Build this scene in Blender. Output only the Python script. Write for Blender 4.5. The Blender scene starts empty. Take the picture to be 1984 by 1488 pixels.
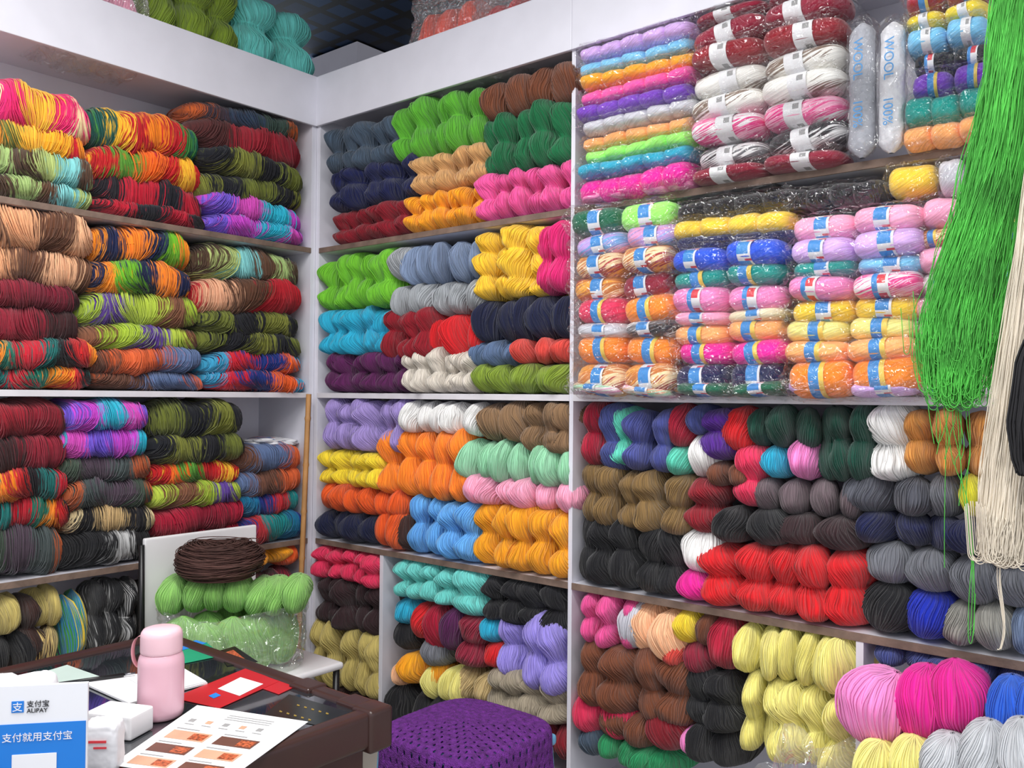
import bpy, math, random, bmesh
from mathutils import Matrix, Vector, noise
random.seed(7)
sc=bpy.context.scene
try: sc.view_settings.view_transform='Standard'
except Exception: pass
COL=sc.collection
# ------------------------------------------------------------ camera
F=1688.0
CAMP=Vector((3.082,-2.390,1.40))
ROT=Matrix.Rotation(math.radians(39.4),3,'Z')@Matrix.Rotation(math.radians(90.78),3,'X')@Matrix.Rotation(math.radians(0.5),3,'Z')
cd=bpy.data.cameras.new('camera'); cam=bpy.data.objects.new('camera',cd); COL.objects.link(cam)
cam.matrix_world=Matrix.Translation(CAMP)@ROT.to_4x4()
cd.sensor_width=36; cd.lens=F/1984*36; cd.clip_start=.05
sc.camera=cam
def unproj(px,py,axis,val):
    d=ROT@Vector(((px-992)/F,-(py-744)/F,-1.0))
    t=(val-CAMP[axis])/d[axis]
    return CAMP+d*t
# ------------------------------------------------------------ helpers
def lin(c):
    o=[]
    for v in c[:3]:
        v=v/255.0
        o.append(v/12.92 if v<=.04045 else ((v+.055)/1.055)**2.4)
    return (o[0],o[1],o[2],1.0)
def mk_mesh(name,verts,faces,uvs=None,smooth=True,mats=(),midx=None):
    me=bpy.data.meshes.new(name); me.from_pydata([tuple(v) for v in verts],[],faces)
    if smooth: me.polygons.foreach_set('use_smooth',[True]*len(me.polygons))
    if uvs:
        l=me.uv_layers.new(name='UVMap')
        vi=[0]*len(me.loops); me.loops.foreach_get('vertex_index',vi)
        fl=[]
        for k in vi: fl+=[uvs[k][0],uvs[k][1]]
        l.data.foreach_set('uv',fl)
    for m in mats: me.materials.append(m)
    if midx:
        me.polygons.foreach_set('material_index',midx)
    me.update(); return me
def surf_data(nu,nv,fn,V,Fc,UV):
    o=len(V)
    for i in range(nu+1):
        for j in range(nv+1):
            p,uv=fn(i/nu,j/nv); V.append(p); UV.append(uv)
    for i in range(nu):
        for j in range(nv):
            a=o+i*(nv+1)+j
            Fc.append((a,a+1,a+nv+2,a+nv+1))
def surf(name,nu,nv,fn,mats=(),mfn=None):
    V=[];UV=[];Fc=[]
    surf_data(nu,nv,fn,V,Fc,UV); MI=None
    if mfn: MI=[mfn(i/nu,j/nv) for i in range(nu) for j in range(nv)]
    return mk_mesh(name,V,Fc,UV,True,mats,MI)
def add(name,data,loc=(0,0,0),rot=(0,0,0),scale=(1,1,1),parent=None,mat=None):
    o=bpy.data.objects.new(name,data); COL.objects.link(o)
    o.location=loc; o.rotation_euler=rot; o.scale=scale
    if parent is not None: o.parent=parent
    if mat is not None:
        if not data.materials: data.materials.append(mat)
        o.material_slots[0].link='OBJECT'; o.material_slots[0].material=mat
    return o
def meta(o,label,cat,group=None,kind=None):
    if label: o['label']=label
    if cat: o['category']=cat
    if group: o['group']=group
    if kind: o['kind']=kind
    return o
def box_mesh(name,sx,sy,sz,bev=0.0,seg=2):
    bm=bmesh.new(); bmesh.ops.create_cube(bm,size=1)
    for v in bm.verts: v.co=Vector((v.co.x*sx,v.co.y*sy,v.co.z*sz))
    if bev>0: bmesh.ops.bevel(bm,geom=list(bm.edges),offset=bev,segments=seg,affect='EDGES',profile=.6)
    me=bpy.data.meshes.new(name); bm.to_mesh(me); bm.free(); return me
def box(name,a,b,mat,bev=0.0,parent=None,seg=2):
    a=Vector(a);b=Vector(b); c=(a+b)/2; s=b-a
    me=box_mesh(name,abs(s.x),abs(s.y),abs(s.z),bev,seg); me.materials.append(mat)
    if bev>.008: me.polygons.foreach_set('use_smooth',[True]*len(me.polygons))
    o=bpy.data.objects.new(name,me); COL.objects.link(o)
    if parent is not None: o.parent=parent; c=c-parent.location
    o.location=c; return o
def empty(name,loc,rz=0):
    e=bpy.data.objects.new(name,None); e.empty_display_size=.05; COL.objects.link(e)
    e.location=loc; e.rotation_euler=(0,0,rz); return e
# ------------------------------------------------------------ materials
def nmat(name):
    m=bpy.data.materials.new(name); m.use_nodes=True
    nt=m.node_tree; b=nt.nodes['Principled BSDF']; return m,nt,b
def plain(name,rgb,rough=.5,bump=0,metal=0,scale=40,vary=.06,emis=0):
    m,nt,b=nmat(name)
    b.inputs['Roughness'].default_value=rough; b.inputs['Metallic'].default_value=metal
    tc=nt.nodes.new('ShaderNodeTexCoord'); n=nt.nodes.new('ShaderNodeTexNoise'); n.inputs['Scale'].default_value=scale*.2; n.inputs['Detail'].default_value=4
    nt.links.new(tc.outputs['Object'],n.inputs['Vector'])
    mr=nt.nodes.new('ShaderNodeMapRange'); mr.inputs[1].default_value=.3; mr.inputs[2].default_value=.7; mr.inputs[3].default_value=1-vary; mr.inputs[4].default_value=1+vary
    nt.links.new(n.outputs['Fac'],mr.inputs[0])
    vm=nt.nodes.new('ShaderNodeVectorMath'); vm.operation='SCALE'; vm.inputs[0].default_value=lin(rgb)[:3]
    nt.links.new(mr.outputs[0],vm.inputs['Scale']); nt.links.new(vm.outputs[0],b.inputs['Base Color'])
    if bump:
        n2=nt.nodes.new('ShaderNodeTexNoise'); n2.inputs['Scale'].default_value=scale; nt.links.new(tc.outputs['Object'],n2.inputs['Vector'])
        bp=nt.nodes.new('ShaderNodeBump'); bp.inputs['Strength'].default_value=bump; bp.inputs['Distance'].default_value=.01
        nt.links.new(n2.outputs['Fac'],bp.inputs['Height']); nt.links.new(bp.outputs[0],b.inputs['Normal'])
    return m
def strands(nt,b,src,freq):
    uv=nt.nodes.new('ShaderNodeTexCoord'); mp=nt.nodes.new('ShaderNodeMapping'); mp.inputs['Scale'].default_value=(freq,1.6,1)
    nt.links.new(uv.outputs['UV'],mp.inputs['Vector'])
    oi=nt.nodes.new('ShaderNodeObjectInfo'); ad=nt.nodes.new('ShaderNodeVectorMath'); ad.operation='SCALE'; ad.inputs[0].default_value=(31,17,0)
    nt.links.new(oi.outputs['Random'],ad.inputs['Scale']); nt.links.new(ad.outputs[0],mp.inputs['Location'])
    n=nt.nodes.new('ShaderNodeTexNoise'); n.noise_dimensions='2D'; n.inputs['Scale'].default_value=1; n.inputs['Detail'].default_value=1.5
    nt.links.new(mp.outputs[0],n.inputs['Vector'])
    mr=nt.nodes.new('ShaderNodeMapRange'); mr.inputs[1].default_value=.32; mr.inputs[2].default_value=.66; mr.inputs[3].default_value=.84; mr.inputs[4].default_value=1.18
    nt.links.new(n.outputs['Fac'],mr.inputs[0])
    vm=nt.nodes.new('ShaderNodeVectorMath'); vm.operation='SCALE'
    if isinstance(src,tuple): vm.inputs[0].default_value=src[:3]
    else: nt.links.new(src,vm.inputs[0])
    nt.links.new(mr.outputs[0],vm.inputs['Scale']); nt.links.new(vm.outputs[0],b.inputs['Base Color'])
    b.inputs['Roughness'].default_value=.9; b.inputs['Specular IOR Level'].default_value=.12
    b.inputs['Sheen Weight'].default_value=.25; b.inputs['Sheen Roughness'].default_value=.6
COLORS={
'slate grey':(70,86,104),'navy blue':(24,30,76),'maroon':(136,22,38),'bright green':(92,172,48),'tan':(210,162,105),'golden yellow':(248,172,34),
'brown':(120,68,44),'dark green':(20,108,64),'pink':(232,88,158),'lime green':(114,190,48),'light grey':(162,166,170),'blue grey':(128,146,176),
'yellow':(240,198,54),'hot pink':(224,40,122),'turquoise':(42,172,206),'dark red':(142,20,36),'red':(212,28,36),'midnight blue':(20,26,58),
'steel blue':(90,112,146),'coral red':(222,78,68),'plum purple':(90,28,82),'off-white':(218,210,198),'olive green':(128,152,48),
'lavender':(162,142,202),'white':(236,235,233),'taupe':(136,106,76),'lemon yellow':(240,214,54),'orange':(248,138,40),'mint green':(156,214,176),
'pale pink':(246,170,198),'deep orange':(230,94,32),'black':(26,26,30),'dark brown':(66,40,35),'sky blue':(102,172,232),'amber':(238,164,32),
'raspberry':(222,50,92),'khaki':(200,182,108),'aqua':(112,208,200),'crimson':(170,32,74),'purple':(86,38,142),'charcoal brown':(54,34,38),
'periwinkle':(160,146,224),'pale yellow':(240,232,140),'beige':(200,176,124),'grey taupe':(164,152,132),'indigo':(76,84,152),'denim blue':(68,78,140),
'forest green':(18,72,58),'teal aqua':(96,204,180),'apricot':(214,150,74),'olive brown':(132,104,62),'mauve grey':(109,93,99),'magenta':(228,30,152),
'dark grey':(84,86,96),'grey':(118,120,128),'royal blue':(28,50,184),'stone grey':(164,162,154),'peach':(246,194,152),'orchid pink':(240,142,206),
'bright blue':(44,104,216),'silver white':(206,209,213),'light green':(138,192,98),'leaf green':(40,146,92),'chartreuse':(236,230,66),'cream':(236,226,190),
'lilac':(218,178,240),'light blue':(126,200,240),'teal':(20,154,144),'light orange':(255,176,108),'rosewood':(144,30,56),'vivid orange':(255,90,50),
'pastel pink':(252,172,204),'mauve pink':(240,134,190),'silver':(202,202,210),'spring green':(162,248,112),'pine green':(16,98,70),'violet':(124,64,196),
'wrapped pink':(252,92,172),'wrapped magenta':(246,30,162),'wrapped blue':(32,84,220),'wrapped yellow':(248,208,62)}
PAL={
'pink, cream and yellow':[(228,40,112),(228,44,120),(236,216,170),(228,40,112),(245,190,60)],
'yellow, red and green':[(245,180,40),(190,24,40),(240,150,40),(110,120,60),(245,190,60)],
'pale green, blue and brown':[(165,190,120),(96,66,48),(130,200,200),(180,196,120),(84,62,46)],
'green, red and orange':[(60,130,60),(190,24,36),(245,140,30),(190,24,36),(245,190,50),(24,90,80)],
'orange, yellow and red':[(240,110,30),(200,30,36),(245,190,50),(200,30,36),(90,150,50)],
'red and black':[(185,24,48),(30,26,34),(175,20,46),(28,28,38)],
'dark blue, orange and green':[(44,60,84),(64,48,58),(190,90,40),(54,74,66)],
'dark red and brown':[(134,28,44),(84,38,38),(154,30,46)],
'black and olive':[(24,24,32),(108,116,46),(22,24,32),(124,128,52)],
'turquoise, magenta and violet':[(40,180,205),(200,70,200),(120,90,210),(215,80,190)],
'copper and peach':[(226,168,124),(106,66,46),(230,180,140),(120,78,54)],
'maroon and dark brown':[(124,26,48),(60,30,32),(144,30,50)],
'red, teal and black':[(195,30,50),(24,116,112),(30,26,32),(200,36,40),(245,150,40),(30,120,100)],
'green, orange and navy':[(110,180,40),(245,150,36),(26,34,74),(245,140,40),(28,38,78)],
'purple, lime and brown':[(96,64,150),(170,196,60),(130,84,60),(180,200,70)],
'blue, orange and brown':[(96,116,156),(210,96,50),(110,70,54)],
'peach, brown and red':[(232,176,140),(96,62,44),(178,26,40),(190,30,44)],
'red, blue and orange':[(205,28,50),(60,160,200),(235,100,40),(26,50,130)],
'cream and black':[(226,206,160),(28,26,30),(200,170,120),(30,28,34)],
'black and white':[(26,26,30),(30,28,32),(190,190,190),(28,28,32)],
'crimson':[(170,20,52),(140,18,46),(185,26,60)],
'teal, blue and red':[(20,110,150),(30,50,130),(190,40,50),(24,130,130)],
'grey, orange and green':[(74,84,84),(184,94,54),(68,84,70),(84,68,82)],
'gold and brown':[(220,190,120),(60,40,32),(226,200,130),(50,36,34)],
'rainbow':[(60,160,70),(40,140,190),(230,200,60),(90,60,150)],
'white and brown mottled':[(240,238,232),(130,110,96),(240,238,232),(236,234,228)],
'pink and white mottled':[(244,238,240),(235,60,140),(246,180,205),(240,90,155)],
'black and white mottled':[(50,50,54),(230,230,230),(110,110,114),(40,40,44)],
'lavender and blue mottled':[(190,160,225),(120,170,225),(235,160,205)],
'brown, orange and cream mottled':[(200,120,60),(240,214,170),(170,60,60),(240,170,70)],
'white and multicolour mottled':[(240,236,232),(236,170,130),(150,215,175),(240,236,232),(235,150,200)],
}
MC={}
def ymat(key):
    if key in MC: return MC[key]
    if key in PAL:
        m,nt,b=nmat('yarn '+key); P=PAL[key]; mott='mottled' in key
        uv=nt.nodes.new('ShaderNodeTexCoord'); sp=nt.nodes.new('ShaderNodeSeparateXYZ'); nt.links.new(uv.outputs['UV'],sp.inputs[0])
        mp=nt.nodes.new('ShaderNodeMapping'); mp.inputs['Scale'].default_value=(44,3.0,1); nt.links.new(uv.outputs['UV'],mp.inputs['Vector'])
        n=nt.nodes.new('ShaderNodeTexNoise'); n.noise_dimensions='2D'; n.inputs['Scale'].default_value=1; n.inputs['Detail'].default_value=2; nt.links.new(mp.outputs[0],n.inputs['Vector'])
        oi=nt.nodes.new('ShaderNodeObjectInfo')
        sx=nt.nodes.new('ShaderNodeMath'); sx.operation='MULTIPLY'; sx.inputs[1].default_value=2.0 if mott else min(1.15,.25*len(P)); nt.links.new(sp.outputs['X'],sx.inputs[0])
        a=nt.nodes.new('ShaderNodeMath'); a.operation='MULTIPLY_ADD'; a.inputs[1].default_value=.9 if mott else .42; nt.links.new(n.outputs['Fac'],a.inputs[0]); nt.links.new(sx.outputs[0],a.inputs[2])
        a2=nt.nodes.new('ShaderNodeMath'); a2.operation='ADD'; nt.links.new(a.outputs[0],a2.inputs[0]); nt.links.new(oi.outputs['Random'],a2.inputs[1])
        fr=nt.nodes.new('ShaderNodeMath'); fr.operation='FRACT'; nt.links.new(a2.outputs[0],fr.inputs[0])
        cr=nt.nodes.new('ShaderNodeValToRGB'); cr.color_ramp.interpolation='LINEAR'
        el=cr.color_ramp.elements; k=len(P); stops=[]
        for i,c in enumerate(P):
            stops.append((i/k,c)); stops.append((i/k+.72/k,c))
        stops.append((1.0,P[0]))
        el[0].position=0; el[0].color=lin(stops[0][1]); el[1].position=1; el[1].color=lin(stops[-1][1])
        for p,c in stops[1:-1]:
            e=el.new(p); e.color=lin(c)
        nt.links.new(fr.outputs[0],cr.inputs[0])
        strands(nt,b,cr.outputs[0],120)
    else:
        m,nt,b=nmat('yarn '+key); strands(nt,b,lin(COLORS[key]),56)
    MC[key]=m; return m
M_white=plain('white laminate',(222,221,230),.45,vary=.03)
M_edge=plain('worn brown board edge',(118,98,86),.7,.2,vary=.35,scale=60)
M_wedge=plain('white board edge',(216,213,218),.5,vary=.08)
M_wall=plain('wall paint',(215,212,222),.8,.05,vary=.03)
M_black=plain('black enamel',(22,22,24),.35)
M_whiteP=plain('white plastic',(232,230,232),.35,vary=.02)
M_paper=plain('white paper',(232,232,234),.7,vary=.02)
M_greyp=plain('grey small print',(150,150,150),.6)
M_bluelab=plain('blue print',(60,140,210),.5); M_redlab=plain('red print',(215,60,70),.5); M_goldlab=plain('yellow print',(238,204,90),.5)
def plastic(name,base=.05,gain=.85,bump=.8,scale=14,haze=.04,rough=.14,dist=.05):
    m=bpy.data.materials.new(name); m.use_nodes=True; nt=m.node_tree; nt.nodes.clear()
    out=nt.nodes.new('ShaderNodeOutputMaterial'); tr=nt.nodes.new('ShaderNodeBsdfTransparent'); tr.inputs[0].default_value=(1,1,1,1)
    gl=nt.nodes.new('ShaderNodeBsdfGlossy'); gl.inputs['Roughness'].default_value=rough; gl.inputs[0].default_value=(1,1,1,1)
    df=nt.nodes.new('ShaderNodeBsdfDiffuse'); df.inputs[0].default_value=(.95,.95,.97,1)
    n=nt.nodes.new('ShaderNodeTexNoise'); n.inputs['Scale'].default_value=scale; n.inputs['Detail'].default_value=1.5; n.inputs['Distortion'].default_value=2.0
    g=nt.nodes.new('ShaderNodeNewGeometry')
    nt.links.new(g.outputs['Position'],n.inputs['Vector'])
    s_=nt.nodes.new('ShaderNodeMath'); s_.operation='SUBTRACT'; s_.inputs[1].default_value=.5; nt.links.new(n.outputs['Fac'],s_.inputs[0])
    ab=nt.nodes.new('ShaderNodeMath'); ab.operation='ABSOLUTE'; nt.links.new(s_.outputs[0],ab.inputs[0])
    bp=nt.nodes.new('ShaderNodeBump'); bp.inputs['Strength'].default_value=bump; bp.inputs['Distance'].default_value=dist
    nt.links.new(ab.outputs[0],bp.inputs['Height']); nt.links.new(bp.outputs[0],gl.inputs['Normal'])
    fr=nt.nodes.new('ShaderNodeFresnel'); fr.inputs[0].default_value=1.45
    ma=nt.nodes.new('ShaderNodeMath'); ma.operation='MULTIPLY_ADD'; ma.inputs[1].default_value=gain; ma.inputs[2].default_value=base; ma.use_clamp=True
    nt.links.new(fr.outputs[0],ma.inputs[0])
    m1=nt.nodes.new('ShaderNodeMixShader'); m1.inputs[0].default_value=haze; nt.links.new(tr.outputs[0],m1.inputs[1]); nt.links.new(df.outputs[0],m1.inputs[2])
    m2=nt.nodes.new('ShaderNodeMixShader'); nt.links.new(ma.outputs[0],m2.inputs[0]); nt.links.new(m1.outputs[0],m2.inputs[1]); nt.links.new(gl.outputs[0],m2.inputs[2])
    nt.links.new(m2.outputs[0],out.inputs[0]); return m
M_wrap=plastic('clear plastic film',scale=15,base=.075,gain=.18,bump=1.0,haze=.0,rough=.05,dist=.07)
M_bag=plastic('soft plastic bag',haze=.10,scale=11,bump=1.0,base=.11,gain=.3,rough=.06,dist=.09)
# ------------------------------------------------------------ setting
S='structure'
def st(o): o['kind']=S; return o
def tilefloor():
    m,nt,b=nmat('floor tiles'); tc=nt.nodes.new('ShaderNodeTexCoord'); br=nt.nodes.new('ShaderNodeTexBrick'); br.offset=0
    br.inputs['Scale'].default_value=1; br.inputs['Brick Width'].default_value=.6; br.inputs['Row Height'].default_value=.6; br.inputs['Mortar Size'].default_value=.004
    br.inputs[1].default_value=lin((176,170,162)); br.inputs[2].default_value=lin((168,162,156)); br.inputs[3].default_value=lin((90,86,84))
    nt.links.new(tc.outputs['Object'],br.inputs[0]); nt.links.new(br.outputs[0],b.inputs['Base Color']); b.inputs['Roughness'].default_value=.3; return m
def ceilmat():
    m,nt,b=nmat('dark ceiling grid'); tc=nt.nodes.new('ShaderNodeTexCoord'); br=nt.nodes.new('ShaderNodeTexBrick'); br.offset=0
    br.inputs['Scale'].default_value=1; br.inputs['Brick Width'].default_value=.16; br.inputs['Row Height'].default_value=.16; br.inputs['Mortar Size'].default_value=.024
    br.inputs[1].default_value=lin((8,20,42)); br.inputs[2].default_value=lin((14,50,86)); br.inputs[3].default_value=lin((8,9,12))
    nt.links.new(tc.outputs['Object'],br.inputs[0]); nt.links.new(br.outputs[0],b.inputs['Base Color']); b.inputs['Roughness'].default_value=.7; return m
st(box('floor',(-7,-5,-.05),(6,7,0),tilefloor()))
st(box('ceiling',(-7,-5,3.45),(6,7,3.5),ceilmat()))
st(box('wall_left',(-.5,-5,0),(-.40,.5,2.6),M_wall))
st(box('wall_back',(-.40,.40,0),(6,.5,2.6),M_wall))
M_dk=plain('dark hall wall',(22,27,38),.8)
st(box('wall_far',(-7,6.9,0),(6,7,3.45),M_dk)); st(box('wall_side',(-7,-5,0),(-6.9,6.9,3.45),M_dk))
pc=unproj(692,80,0,-.8)
st(box('column_1',(pc.x-.42,pc.y,0),(pc.x,pc.y+.34,pc.z),M_wall))  # white column in the hall beyond the shelving
# ------------------------------------------------------------ shelving
T=[.08,.775,1.405,2.035]; CE=[.755,1.385,2.015,2.565]
def unit(wall,u0,u1,label,posts_low=(),ta=.025,tb=.025):
    e=empty('shelving_unit',(u0,0,0) if wall=='B' else (0,u0,0)); meta(e,label,'shelf')
    def part(n,a,b,d0,d1,z0,z1,m,bev=.001):
        if wall=='B': return box(n,(a,d0,z0),(b,d1,z1),m,bev,e)
        return box(n,(-d1,a,z0),(-d0,b,z1),m,bev,e)
    part('side_panel',u0,u0+ta,0,.38,0,2.60,M_white); part('side_panel',u1-tb,u1,0,.38,0,2.60,M_white)
    part('back_panel',u0+ta,u1-tb,.37,.38,0,2.60,M_white)
    for i,t in enumerate(T):
        part('shelf_board',u0+ta,u1-tb,.004,.37,t-.02,t,M_white)
        part('edge_band',u0+ta,u1-tb,-.002,.004,t-.021,t+.001,M_wedge if i==2 else M_edge)
    part('plinth',u0+ta,u1-tb,.03,.05,0,.058,M_white)
    part('top_panel',u0,u1,0,.38,2.60,2.62,M_white)
    part('fascia',u0,u1,-.015,0,2.568,2.785,M_white,.003)
    for p in posts_low: part('divider',p-.01,p+.01,0,.37,T[0],T[1]-.021,M_white)
    return e
unit('L',-2.4,0,'white laminate wall shelving packed with variegated yarn')
unit('B',0,1.377,'white laminate wall shelving packed with solid-coloured yarn',[.446],.025,.008)
unit('B',1.377,3.1,'white laminate wall shelving with wrapped yarn packs',[2.324],.008,.025)
INT_HI=[(.022,1.377),(1.377,3.07)]; INT_LO=[(.022,.436),(.456,1.367),(1.387,2.314),(2.334,3.07)]
def region(x0,y0,x1,y1,wall,f):
    ax=1 if wall=='B' else 0; val=-f if wall=='B' else f
    xm=(x0+x1)/2; ym=(y0+y1)/2; k=0 if wall=='B' else 1
    u0=unproj(x0,ym,ax,val)[k]; u1=unproj(x1,ym,ax,val)[k]
    z1=unproj(xm,y0,ax,val).z; z0=unproj(xm,y1,ax,val).z
    zm=(z0+z1)/2
    if zm<2.58:
        i=max(j for j in range(4) if zm>T[j] or j==0)
        if f<.2:
            if abs(z0-T[i])<.045 or z0<T[i]: z0=T[i]+.001
            z1=min(z1,CE[i]-.002)
            if wall=='B':
                I=INT_LO if i==0 else INT_HI; um=(u0+u1)/2
                lo,hi=min(I,key=lambda q:max(q[0]-um,um-q[1],0))
                u0=max(u0,lo); u1=min(u1,hi)
            else: u1=min(u1,-.03)
    return u0,u1,z0,z1
def place(wall,u,d,z):
    return (u,d,z) if wall=='B' else (-d,u,z)
# ------------------------------------------------------------ prototype meshes
def sgn(a,p): return math.copysign(abs(a)**p,a)
def hank_mesh(rows,seed,NS=60):
    rnd=random.Random(seed*7+rows); offs=[rnd.uniform(-.07,.07) for _ in range(rows+1)]; tw=rnd.choice([-1,1])*rnd.uniform(.05,.17); ph=rnd.uniform(0,6)
    sw=[rnd.uniform(.92,1.06) for _ in range(rows)]
    br=[0]+[i/rows+rnd.uniform(-.07,.07) for i in range(1,rows)]+[1]
    wa=rnd.uniform(.60,.68)
    def P(t,th,dr=0.0):
        l=0
        while l<rows-1 and t>br[l+1]: l+=1
        s=(t-br[l])/(br[l+1]-br[l]); s=min(max(s,0),1)
        k=max(0,math.sin(math.pi*s))
        base=wa+(1-wa)*k**.9
        if (l==0 and s<.5) or (l==rows-1 and s>.5): base=max(.06,k**.42)
        r=.5*base*sw[l]+dr*(.25+.75*k)
        th2=th+2*math.pi*tw*(t*rows)
        ox=offs[l]*k
        x=r*sgn(math.cos(th2),.95)+ox; y=r*sgn(math.sin(th2),.9)
        x+=.06*noise.noise(Vector((x*2.4+seed*3,y*2.2,t*2.2*rows))); y+=.07*noise.noise(Vector((x*2,y*2+seed,t*2.2*rows)))
        z=t+.05*noise.noise(Vector((x*3,seed+.5,t*4)))*k
        return (x,y,z),th2
    V=[];Fc=[];UV=[]
    surf_data(12*rows,26,lambda t,j:(P(t,2*math.pi*j+math.pi/2,-.010)[0],(j,t*rows*.6)),V,Fc,UV)
    NR=11*rows+1
    for i in range(NS):
        th0=2*math.pi*i/NS+rnd.uniform(-.035,.035); a1=rnd.uniform(-.08,.08)+.10*math.sin(th0*2+ph); p1=rnd.uniform(0,1)+ph; dr0=rnd.uniform(-.008,.008)+(.022 if rnd.random()<.07 else 0); rad=rnd.uniform(.012,.0165)
        o=len(V)
        for q in range(NR+1):
            t=q/NR; th=th0+a1*math.sin(t*rows*5+p1)
            (x,y,z),t2=P(t,th,dr0+.005*math.sin(t*9*rows+p1))
            c=math.cos(t2); s_=math.sin(t2)
            for k in range(4):
                A=k*math.pi/2; ra=rad*math.cos(A); ta=rad*math.sin(A)
                V.append((x+ra*c-ta*s_,y+ra*s_+ta*c,z)); UV.append((i/NS*1.0+.003*k,t*rows*.6))
        for q in range(NR):
            for k in range(4):
                a=o+q*4+k; b=o+q*4+(k+1)%4; Fc.append((a,b,b+4,a+4))
    return mk_mesh('hank',V,Fc,UV)
HANK={r:[hank_mesh(r,s) for s in range(8)] for r in (1,2,3)}
def loaf_mesh(seed,NS=140):
    rnd=random.Random(seed+50); ph=[rnd.uniform(0,6) for _ in range(6)]; n=rnd.choice([2,3])
    def P(x,th,dr=0.0):
        s=min(max(x,-.5),.5); e=max(0,1-abs(2*s)**4.2)**.42; e=max(e,.05)
        lump=1+.04*math.cos(2*math.pi*n*s+ph[0])+.03*math.cos(2*math.pi*(n*2+1)*s+ph[1])
        r=(.5*lump+dr)*e
        y=r*sgn(math.cos(th),.8); z=r*sgn(math.sin(th),.75)
        z+=.16*noise.noise(Vector((s*3.2,y*2,seed*2.3)))-.08*(2*s)**2
        return (s+.02*noise.noise(Vector((s*6,th,seed))),y,z+.5)
    V=[];Fc=[];UV=[]
    def core(i,j):
        p=P(i-.5,2*math.pi*j+math.pi,-.016); return p,(i,abs(2*j-1))
    surf_data(40,26,core,V,Fc,UV)
    NR=26
    for i in range(NS):
        x0=-.485+.97*(i+.5)/NS; sl=rnd.uniform(-.016,.016)+.20*noise.noise(Vector((x0*3.5,seed*3.1,0))); p1=rnd.uniform(0,1)+x0*14; dr=rnd.uniform(-.010,.012)+(.026 if rnd.random()<.06 else 0); rx=rnd.uniform(.0032,.0046); rr=rx*3.0
        o=len(V)
        for q in range(NR):
            th=2*math.pi*q/NR
            x,y,z=P(x0+sl*math.sin(th)+sl*.7*math.cos(2*th)+.006*math.sin(3*th+p1),th,dr+.008*math.sin(2*th+p1))
            c=math.cos(th); s_=math.sin(th)
            for k in range(4):
                A=k*math.pi/2
                V.append((x+rx*math.sin(A),y+rr*math.cos(A)*c,z+rr*math.cos(A)*s_)); UV.append((x0+.5+.001*k,abs(2*q/NR-1)))
        for q in range(NR):
            q2=(q+1)%NR
            for k in range(4):
                a=o+q*4+k; b=o+q*4+(k+1)%4; c_=o+q2*4+(k+1)%4; d_=o+q2*4+k; Fc.append((a,b,c_,d_))
    return mk_mesh('skein',V,Fc,UV)
LOAF=[loaf_mesh(s) for s in range(9)]
def ball_mesh(seed):
    def fn(i,j):
        s=i-.5; r=.5*max(.05,(1-abs(2*s)**5)**.42); th=2*math.pi*j+math.pi/2
        g=1+.02*math.cos(13*th+s*9+seed)+.05*noise.noise(Vector((s*3,math.cos(th),math.sin(th)+seed)))
        return (s,r*g*sgn(math.cos(th),.85),r*g*sgn(math.sin(th),.8)),(j+.25*s,i)
    return surf('ball',22,30,fn)
BALL=[ball_mesh(s) for s in range(5)]
def band_mesh(kind):
    wd_=.23
    def fn(i,j):
        s=(i-.5)*wd_; th=2*math.pi*j; k=.515+.006*math.sin(5*th)
        return (s,k*sgn(math.cos(th),.85),k*sgn(math.sin(th),.8)),(i,j)
    def mf(i,j):
        a=(j*10)%2
        if kind==0: return 1 if i<.8 and a<1.2 else (2 if i>=.4 and a>1.5 else 0)
        if kind==1: return 1 if i<.55 else (3 if i<.85 else 0)
        if kind==2: return 4 if (.35<i<.75 and .3<a<.8) else 0
        return 2 if .3<i<.7 and a<1 else (1 if i<.3 else 0)
    return surf('label_band',6,40,fn,(M_paper,M_bluelab,M_redlab,M_goldlab,M_greyp),mf)
BAND=[band_mesh(k) for k in range(4)]
def wrap_mesh(seed):
    def fn(i,j):
        s=(i-.5); a=abs(2*s); th=2*math.pi*j+math.pi/2
        rz=.5 if a<.86 else .5*(1-((a-.86)/.14)**1.2*.88)
        ry=.5 if a<.86 else .5*(1-.2*((a-.86)/.14))
        y=ry*sgn(math.cos(th),.7); z=rz*sgn(math.sin(th),.7)
        nn=noise.noise(Vector((s*7,y*4+seed,z*4)))+1.3*(.3-abs(noise.noise(Vector((s*15,y*6,z*5+seed)))))+.5*(.3-abs(noise.noise(Vector((s*30,y*10+seed,z*8)))))
        k=1+.13*nn
        return (s*(1+.02*nn),y*k,z*k+.03*nn*(a>.8)),(i,j)
    return surf('plastic_wrapper',72,56,fn)
WRAP=[wrap_mesh(s) for s in range(6)]
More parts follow.
